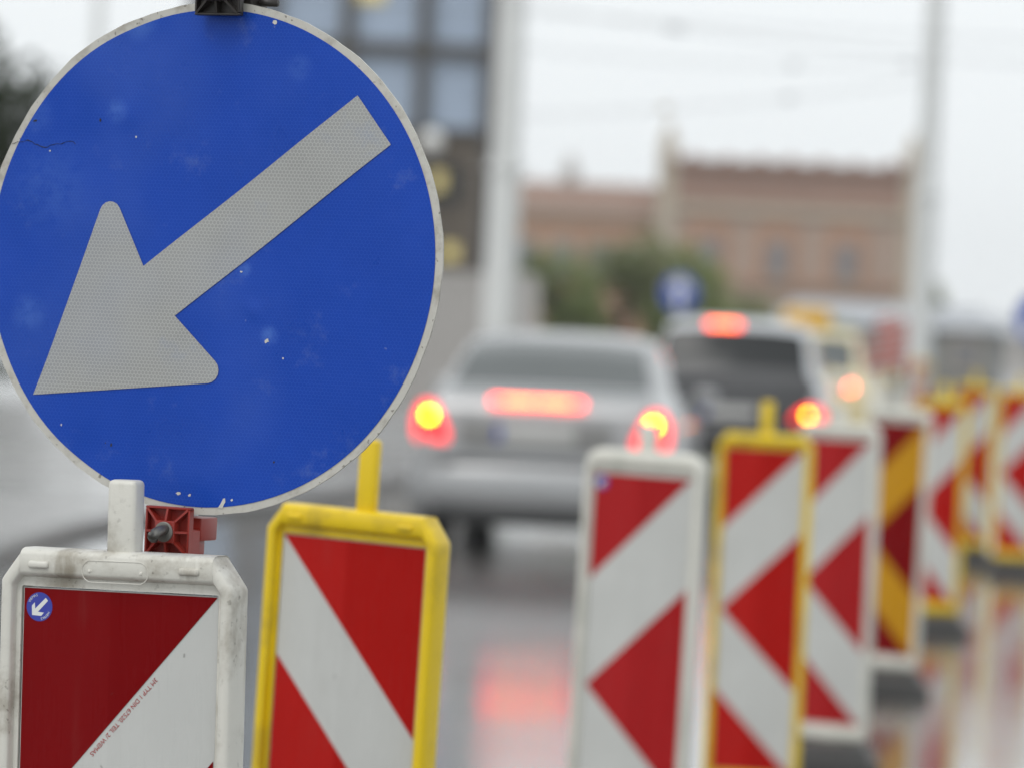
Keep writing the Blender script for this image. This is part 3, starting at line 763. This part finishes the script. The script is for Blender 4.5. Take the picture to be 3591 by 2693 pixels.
def roof_sign(t):
    bm = bmesh.new(); box(bm, (0, 1.55, 1.672), (.54, .18, .22), .04, 3)
    put('roof_sign', bm, taxi_yel, t, True, 40)
    boxo('roof_sign_foot', (0, 1.55, 1.560), (.36, .12, .02), dark_trim, t)
car('taxi', (3.14, 43.0, gz(43) - .004), -9, 'cream taxi with yellow roof sign, ahead of the estate car', TAXI, cream, (.085, .38), [(.6, 1.2), (1.28, 2.0), (2.06, 2.65)], (2.84, 3.36), [(.85, .31), (3.4, .31)],
    ((.63, -.012, .92), (.10, .10, .16), .0, .045), ((0, .375, 1.475), (.2, .03)), (.0, -.075, .70), cat='taxi', extra=roof_sign)

# ------------------------------------------------------------------ catenary masts, wires
def mast(x, y, h, r0, r1, label):
    t = empty('catenary_mast', (x, y, gz(y) + (.066 if x < 0 else 0))); tag(t, label, 'mast', 'tall poles along the tram line')
    bm = bmesh.new(); tube(bm, [(0, 0, 0), (0, 0, h * .36), (0, 0, h * .361), (0, 0, h)], [r0, r0 * .97, (r0 + r1) / 2 * 1.02, r1], 20); put('shaft', bm, mast_m, t, ang=40)
    boxo('foot_plate', (0, 0, .015), (r0 * 3.2, r0 * 3.2, .03), galv, t, .004)
    bm = bmesh.new(); cyl(bm, (0, 0, h * .36 - .05), (0, 0, h * .36 + .05), r0 * 1.14, n=20); put('collar', bm, mast_m, t, ang=40)
    return t
mast(-.215, 50, 9.5, .215, .135, 'thick pale mast right of the glass tower, its foot behind the silver saloon')
mast(6.33, 60, 10.5, .19, .13, 'tall grey mast at the right end of the brick palace')
mast(-6.72, 60, 9.5, .10, .08, 'thin pole against the sky left of the blue sign')
wire_m = plain('wire_steel', (.12, .12, .12), .5)
ins_m = plain('insulator_clay', (.42, .34, .22), .5)
def wire(a, b, sag, r, label, beads=()):
    t = empty('overhead_wire', a); tag(t, label, 'wire', 'tram wires across the sky')
    a, b = Vector(a), Vector(b); pts = [(b - a) * (i / 16) - Vector((0, 0, sag * 4 * (i / 16) * (1 - i / 16))) for i in range(17)]
    bm = bmesh.new(); tube(bm, pts, r, 6); put('cable', bm, wire_m, t, True)
    for f, m in beads:
        p = (b - a) * f - Vector((0, 0, sag * 4 * f * (1 - f)))
        bm = bmesh.new(); lathe(bm, [(.02, -.13), (.04, -.10), (.025, -.06), (.045, -.02), (.025, .02), (.045, .06), (.02, .11)], p, (b - a), 14); put('insulator', bm, m, t, True)
    return t
Z0 = gz(50)
wire((-.215, 50, 4.30), (6.33, 60, 5.75), .10, .007, 'lowest span wire rising to the right mast, with a tan insulator', [(.33, ins_m), (.62, galv)])
wire((-.215, 50, 5.20), (6.33, 60, 6.00), .12, .007, 'middle span wire between the two masts, with grey insulators', [(.63, galv), (.93, galv)])
wire((-.215, 50, 5.75), (9.5, 52, 5.45), .16, .007, 'upper wire falling to the right behind the right mast', [(.22, galv)])
wire((-9.0, 46, 5.6), (9.5, 46, 5.30), .14, .006, 'thin contact wire crossing the sky nearest the camera', [])

# ------------------------------------------------------------------ glass tower, lower dark block, site container
mull_m = plain('dark_bronze_frame', (.075, .072, .070), .5)
pane_m = plain('grey_blue_pane', (.36, .44, .56), .12, 0, .18, .35)
pane_lit = emit('lit_office_pane', (1, .74, .25), .30, (.5, .45, .2))
dark_brick = plain('dark_brown_brick', (.12, .10, .08), .8, 0, .25, 2)
stone_grey = plain('grey_render', (.47, .45, .43), .8, 0, .08, .7)
g100 = gz(100)
tw = empty('office_tower', (-4.6, 111, g100)); tag(tw, 'tall office tower with a grid of grey blue panes behind the blue sign', 'building')
X0, X1 = -5.2, 3.52; PW = 2.21; PH = 2.78
boxo('core', ((X0 + X1) / 2 + .2, 3.4, 10), (X1 - X0 - .1, 6.0, 20), mull_m, tw)
cols = [-1.0 - PW * 2, -1.0 - PW, -.62, -.62 + PW, -.62 + 2 * PW]
rowz = [.6, 3.6, 6.55, 9.42, 12.3, 15.2, 18.1]
colx = [-5.04, -2.83, -.62, 1.59, 3.52]
for i in range(len(colx) - 1):
    for j in range(len(rowz) - 1):
        x0, x1, z0, z1 = colx[i] + .20, colx[i + 1] - .20, rowz[j] + .22, rowz[j + 1] - .20
        lit = (i == 2 and j == 4 and False)
        boxo('pane', ((x0 + x1) / 2, .40, (z0 + z1) / 2), (x1 - x0, .06, z1 - z0), pane_m, tw)
for x in colx: boxo('mullion', (x, .22, 9.5), (.40, .36, 18.9), mull_m, tw)
for z in rowz: boxo('spandrel', ((X0 + X1) / 2, .26, z), (X1 - X0, .28, .42), mull_m, tw)
bm = bmesh.new(); box(bm, (-.1, .30, 10.95), (1.0, .05, .5), .02, 1); put('lit_ceiling_lamp', bm, pane_lit, tw)
boxo('roof_parapet', ((X0 + X1) / 2 + .1, 3.3, 20.15), (X1 - X0 + .2, 6.3, .3), mull_m, tw)

lb = empty('low_building', (-4.1, 99, g100)); tag(lb, 'dark brown low building with lit yellow windows in front of the tower', 'building')
boxo('wall', (0, 2.5, 3.2), (6.0, 5.0, 6.4), dark_brick, lb)
boxo('roof', (0, 2.5, 6.47), (6.3, 5.3, .14), mull_m, lb)
for (x, z, w, h, mm) in ((1.7, 5.1, .8, .9, None), (2.35, 5.1, .3, .9, None), (.3, 5.1, 1.1, .9, None), (-1.3, 5.1, 1.1, .9, None), (1.0, 3.1, 2.0, 1.3, 1), (-1.6, 3.1, 2.0, 1.3, 1)):
    f = boxo('window', (x, -.03, z), (w + .12, .10, h + .12), mull_m, lb); boxo('pane', (x, -.09, z), (w, .03, h), glass_m, f)
boxo('lit_window', (1.95, -.11, 5.72 - .55), (.36, .03, .5), pane_lit, lb); boxo('lit_window', (2.34, -.14, 3.35), (.42, .03, .42), pane_lit, lb)
boxo('canopy', (1.2, -.5, 2.35), (3.2, 1.0, .12), mull_m, lb)
bm = bmesh.new(); lathe(bm, [(.02, -.30), (.22, -.22), (.30, 0), (.22, .22), (.02, .30)], (1.75, -.7, 6.15), (0, 0, 1), 20)
lp = empty('globe_lamp', (-4.1, 98.4, g100)); tag(lp, 'pale globe street lamp in front of the dark low building', 'lamp')
bm2 = bm; 
for v_ in bm2.verts: v_.co.y += .7
put('globe', bm2, plain('opal_glass', (.78, .78, .76), .3), lp, True)
bm = bmesh.new(); cyl(bm, (1.75, 0, 0), (1.75, 0, 5.88), .05, .04, 12); put('post', bm, mull_m, lp, ang=40)

ct = empty('site_container', (-1.55, 70, gz(70))); tag(ct, 'pale grey corrugated site container beneath the mast', 'container')
bm = bmesh.new(); box(bm, (0, 1.2, 1.2), (3.86, 2.36, 2.3)); put('shell', bm, stone_grey, ct)
for i in range(22): boxo('rib', (-1.80 + i * .171, .005, 1.22), (.075, .05, 2.1), stone_grey, ct)
for x in (-1.9, 1.9):
    for y in (.03, 2.37): boxo('corner_post', (x, y, 1.2), (.13, .13, 2.40), stone_grey, ct)
for z in (.08, 2.34): boxo('rail', (0, .03, z), (3.67, .12, .14), stone_grey, ct)

# ------------------------------------------------------------------ brick palace in the distance
brick_a = plain('brown_brick', (.31, .195, .15), .85, 0, .18, .25)
brick_o = plain('orange_brick', (.40, .235, .155), .85, 0, .15, .3)
stone_p = plain('pale_stone', (.46, .395, .31), .8, 0, .12, .5)
stone_w = plain('buff_brick', (.40, .295, .235), .85, 0, .14, .3)
tile_r = plain('brown_roof_tiles', (.27, .175, .135), .8, 0, .2, .3)
gp = gz(225)
far_pane = plain('sky_pale_window_glass', (.19, .19, .20), .2)  # lighter grey stands in for sky reflected in the panes
pb = empty('brick_palace', (15.7, 225, gp)); tag(pb, 'brick palace block with stone corner piers and arched windows far behind the cars', 'building')
W2 = 6.75; HT = 12.4
boxo('wall', (0, 6, 4.7), (2 * W2, 12, 9.4), stone_w, pb)
boxo('attic', (0, 6, 10.6), (2 * W2 + .1, 12.1, 2.3), brick_a, pb)
boxo('frieze', (0, -.05, 9.25), (2 * W2 + .3, .5, .5), stone_p, pb)
boxo('plinth_course', (0, -.06, 5.0), (2 * W2 + .2, .4, .35), brick_o, pb)
boxo('cornice', (0, 5.9, 11.9), (2 * W2 + .6, 12.7, .35), brick_a, pb)
for i in range(7):
    bm = bmesh.new(); x = -W2 + 1.1 + i * 1.93 + rnd.uniform(-.2, .2); k_ = rnd.uniform(.6, 1.1); prism(bm, [(x - .5, 12.07), (x + .5, 12.07), (x + .32, 12.07 + .25 * k_), (x, 12.07 + .45 * k_), (x - .32, 12.07 + .25 * k_)], -.1, .25); put('merlon', bm, brick_a, pb)
for s in (-1, 1):
    boxo('corner_pier', (s * (W2 + .42), .3, 6.3), (1.05, 1.0, 12.6), stone_p, pb)
    bm = bmesh.new(); lathe(bm, [(.55, 0), (.45, .5), (.25, 1.1), (.05, 1.6)], (s * (W2 + .42), .3, 12.6), (0, 0, 1), 10); put('finial', bm, stone_p, pb)
for i, x in enumerate((-4.55, -.55, 3.50)):
    boxo('window_surround', (x, -.02, 6.75), (2.5, .18, 3.7), brick_o, pb)
    f = boxo('window', (x, -.10, 6.45), (1.25, .16, 2.3), stone_w, pb)
    bm = bmesh.new(); arch = [(x - .55, 5.4), (x + .55, 5.4), (x + .55, 7.0)] + [(x + .55 * math.cos(math.pi * k / 8), 7.0 + .55 * math.sin(math.pi * k / 8)) for k in range(1, 8)] + [(x - .55, 7.0)]
    prism(bm, arch, -.22, -.17); put('pane', bm, far_pane, f)
    boxo('sill', (x, -.2, 5.28), (1.7, .4, .16), stone_p, f)
for x in (-4.55, -.55, 3.5): 
    boxo('lower_door', (x, -.03, 1.7), (1.6, .12, 3.2), dark_brick, pb)
wg = empty('brick_palace_wing', (3.6, 226.5, gp)); tag(wg, 'lower brick wing adjoining the palace on its left, with a small turret', 'building')
boxo('wall', (0, 5, 4.2), (9.4, 10, 8.4), brick_o, wg)
boxo('frieze', (0, -.05, 8.5), (9.6, .4, .35), stone_p, wg)
bm = bmesh.new(); a = [(-4.9, -.4, 8.68), (4.7, -.4, 8.68), (4.7, 10.4, 8.68), (-4.9, 10.4, 8.68), (-4.2, 4.5, 10.6), (4.7, 4.5, 10.6)]
vv = [bm.verts.new(p) for p in a]
for q in ((0, 1, 5, 4), (2, 3, 4, 5), (3, 0, 4), (1, 2, 5), (0, 3, 2, 1)): bm.faces.new([vv[k] for k in q])
put('roof', bm, tile_r, wg)
bm = bmesh.new(); lathe(bm, [(.50, 0), (.50, 1.2), (.62, 1.25), (.36, 1.7), (.05, 2.4)], (-.7, 4.5, 10.0), (0, 0, 1), 10); put('turret', bm, stone_grey, wg)
for x in (-3.2, -1.0, 1.2, 3.3):
    f = boxo('window', (x, -.04, 5.9), (1.5, .14, 2.4), stone_p, wg); boxo('pane', (x, -.12, 5.9), (1.1, .04, 2.0), far_pane, f)

# ------------------------------------------------------------------ far low houses
def far_house(x, y, w, d, h, rh, label, wm, rm):
    t = empty('far_house', (x, y, gz(y))); tag(t, label, 'house', 'far low houses on the skyline')
    boxo('wall', (0, 0, h / 2), (w, d, h), wm, t)
    bm = bmesh.new(); a = [bm.verts.new(p) for p in ((-w / 2 - .2, -d / 2 - .3, h), (w / 2 + .2, -d / 2 - .3, h), (w / 2 + .2, d / 2 + .3, h), (-w / 2 - .2, d / 2 + .3, h), (-w / 2 + .6, 0, h + rh), (w / 2 - .6, 0, h + rh))]
    for q in ((0, 1, 5, 4), (2, 3, 4, 5), (3, 0, 4), (1, 2, 5), (0, 3, 2, 1)): bm.faces.new([a[k] for k in q])
    put('roof', bm, rm, t)
    n = max(2, int(w / 2.4))
    for i in range(n):
        px = -w / 2 + w * (i + .5) / n
        f = boxo('window', (px, -d / 2 - .03, h * .6), (1.2, .1, 1.5), stone_p, t); boxo('pane', (px, -d / 2 - .1, h * .6), (.9, .04, 1.2), far_pane, f)
slate = plain('slate_roof', (.40, .415, .44), .6)
far_house(40.5, 410, 11, 8, 3.0, 1.5, 'slate-roofed low grey house at the right edge of the skyline', stone_grey, slate)
far_house(31.5, 420, 8, 8, 3.0, 1.2, 'low tan house just right of the palace on the skyline', stone_w, slate)
far_house(46.5, 340, 10, 8, 3.2, 1.7, 'low house past the right picture edge on the skyline', stone_grey, slate)
far_house(14.5, 150, 8.5, 5, 2.3, .9, 'low dark shed in front of the brick palace', plain('dark_shed_boards', (.22, .225, .22), .7), slate)

# ------------------------------------------------------------------ trees and bushes
def leaf_mat(name, a, b):
    n = N(name); c = n.coord(); n.base(n.mix(n.ramp(n.noise(c, 2.2, 3), .35, .65), a, b)); n.rough(.55); n.p.inputs['Specular IOR Level'].default_value = .25
    tl = n.new('ShaderNodeBsdfTranslucent'); n.link(n.p.inputs['Base Color'].links[0].from_socket, tl.inputs['Color'])
    mx = n.new('ShaderNodeMixShader'); mx.inputs[0].default_value = .5; n.link(n.p.outputs[0], mx.inputs[1]); n.link(tl.outputs[0], mx.inputs[2]); n.link(mx.outputs[0], n.n['Material Output'].inputs['Surface']); return n.m
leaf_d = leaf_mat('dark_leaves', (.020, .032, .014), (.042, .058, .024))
leaf_g = leaf_mat('green_leaves', (.24, .27, .13), (.33, .36, .18))
leaf_b = leaf_mat('bright_leaves', (.29, .35, .14), (.38, .44, .19))
bark = plain('bark', (.09, .07, .05), .9, 0, .3, 8)
def tree(name, x, y, h, rx, z0, label, lm, n=2600, leaf=.22, seed=1, clumps=14, group='trees and bushes'):
    r = random.Random(seed); t = empty(name, (x, y, gz(y))); tag(t, label, 'tree' if 'tree' in name else 'bush', group)
    ch = (h - z0) / 2; cz = z0 + ch; cl = []
    for i in range(clumps):
        while True:
            p = Vector((r.uniform(-1, 1), r.uniform(-1, 1), r.uniform(-1, 1)))
            if p.length < 1: break
        p = p.normalized() * (p.length ** .5) * .72
        cl.append((Vector((p.x * rx, p.y * rx * .9, cz + p.z * ch)), r.uniform(.26, .42)))
    bm = bmesh.new(); tr = max(.05, h * .022)
    tube(bm, [(0, 0, -.05), (.05 * rx, 0, z0 * .6 + .1), (-.03 * rx, .02, cz), (0, 0, cz + ch * .6)], [tr * 1.3, tr, tr * .7, tr * .25], 8)
    for c, _ in cl[:8]: tube(bm, [(0, 0, max(.2, min(c.z - .3, cz - ch * .4))), (c.x * .5, c.y * .5, (c.z + cz) / 2), tuple(c)], [tr * .5, tr * .32, tr * .1], 6)
    put('trunk', bm, bark, t, True)
    V, F = [], []
    for i in range(n):
        c, cr = cl[i % clumps]
        d = Vector((r.gauss(0, 1), r.gauss(0, 1), r.gauss(0, 1))).normalized() * (r.random() ** .4)
        p = c + Vector((d.x * rx * cr, d.y * rx * cr, d.z * ch * cr)) 
        if p.z < .05: p.z = .05 + r.random() * .3
        a = Vector((r.gauss(0, 1), r.gauss(0, 1), r.gauss(0, .6))).normalized(); b = a.cross(Vector((r.gauss(0, 1), r.gauss(0, 1), r.gauss(0, 1)))).normalized()
        s = leaf * r.uniform(.6, 1.3); k = len(V)
        V += [p - a * s * .5, p + b * s * .28, p + a * s * .5, p - b * s * .28]; F.append((k, k + 1, k + 2, k + 3))
    me = bpy.data.meshes.new('crown'); me.from_pydata([tuple(v) for v in V], [], F); me.materials.append(lm)
    o = bpy.data.objects.new('crown', me); C.objects.link(o); o.parent = t
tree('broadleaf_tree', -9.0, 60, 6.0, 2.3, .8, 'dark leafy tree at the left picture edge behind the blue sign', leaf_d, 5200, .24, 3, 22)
tree('bush', 1.1, 118, 4.4, 1.7, .2, 'left bright green bush beside the grey container', leaf_b, 3000, .24, 5)
tree('bush', 3.4, 121, 5.2, 2.2, .2, 'tallest dark green bush in the clump left of the distant blue sign', leaf_g, 3400, .26, 6)
tree('bush', 5.4, 119, 4.6, 1.6, .2, 'green bush directly behind the distant blue sign', leaf_b, 3400, .26, 8)
tree('bush', 7.4, 124, 3.9, 1.9, .2, 'low green bush right of the distant blue sign', leaf_g, 2600, .24, 9)
tree('bush', 10.0, 128, 3.0, 2.0, .1, 'lowest rounded bush in front of the palace', leaf_g, 2400, .24, 10)
tree('poplar_tree', 20.4, 190, 6.2, 1.1, .6, 'slim tree standing alone right of the grey mast', leaf_g, 1800, .3, 12)
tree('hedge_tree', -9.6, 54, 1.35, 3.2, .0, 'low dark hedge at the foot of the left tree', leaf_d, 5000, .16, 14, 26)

# ------------------------------------------------------------------ warning board by the taxi, roadwork bits
wb = empty('warning_board', (4.52, 46, gz(46)), R(-8)); tag(wb, 'upright red and white striped warning board right of the taxi', 'warning board')
boxo('post', (0, .04, .93), (.06, .04, 1.86), sticker_white, wb, .004)
bdw = boxo('board', (0, 0, 1.42), (.36, .02, .62), white_sheet, wb)
for k in range(7):
    bm = bmesh.new(); z = 1.06 + k * .105
    poly_ = clip(clip([(-.178, z - .05), (.178, z + .05), (.178, z + .11), (-.178, z + .01)], 0, 1, -1.112), 0, -1, 1.728)
    if len(poly_) > 2: prism(bm, poly_, -.0118, -.0104); put('stripe', bm, red_bright, bdw)
boxo('base_plate', (0, .04, .045), (.38, .7, .09), rubber, wb, .01)


# ------------------------------------------------------------------ white edge line, added to brighten the dark road beside the kerb
lm_ = N('added_line_paint'); c_ = lm_.coord(); lm_.base(lm_.mix(lm_.ramp(lm_.noise(c_, 9, 5, .65), .42, .62), (.62, .62, .60), (.22, .22, .215))); lm_.rough(.18); lm_.p.inputs['Coat Weight'].default_value = 1.0; lm_.p.inputs['Coat Roughness'].default_value = .08
mv, mf = [], []
for p in kp:
    for dx in (.42, .60): mv.append((p.x + dx, p.y, gz(p.y) + .005))
for i in range(len(kp) - 1): mf.append((i * 2, i * 2 + 1, i * 2 + 3, i * 2 + 2))
tag(pydata('added_edge_line', mv, mf, lm_.m), 'white edge line added along the kerb to brighten the road', kind='structure')

# ------------------------------------------------------------------ thin rain haze
bm = bmesh.new(); box(bm, (0, 440, 14.5), (1040, 940, 31))
hz = put('haze', bm, None); tag(hz, 'thin grey rain haze filling the air over the road', kind='stuff')
hm = bpy.data.materials.new('haze'); hm.use_nodes = True; hn = hm.node_tree; hn.nodes.clear()
pvn = hn.nodes.new('ShaderNodeVolumePrincipled'); pvn.inputs['Color'].default_value = (.95, .96, .97, 1); pvn.inputs['Density'].default_value = .0004
mo = hn.nodes.new('ShaderNodeOutputMaterial'); hn.links.new(pvn.outputs[0], mo.inputs['Volume']); hz.data.materials.append(hm)
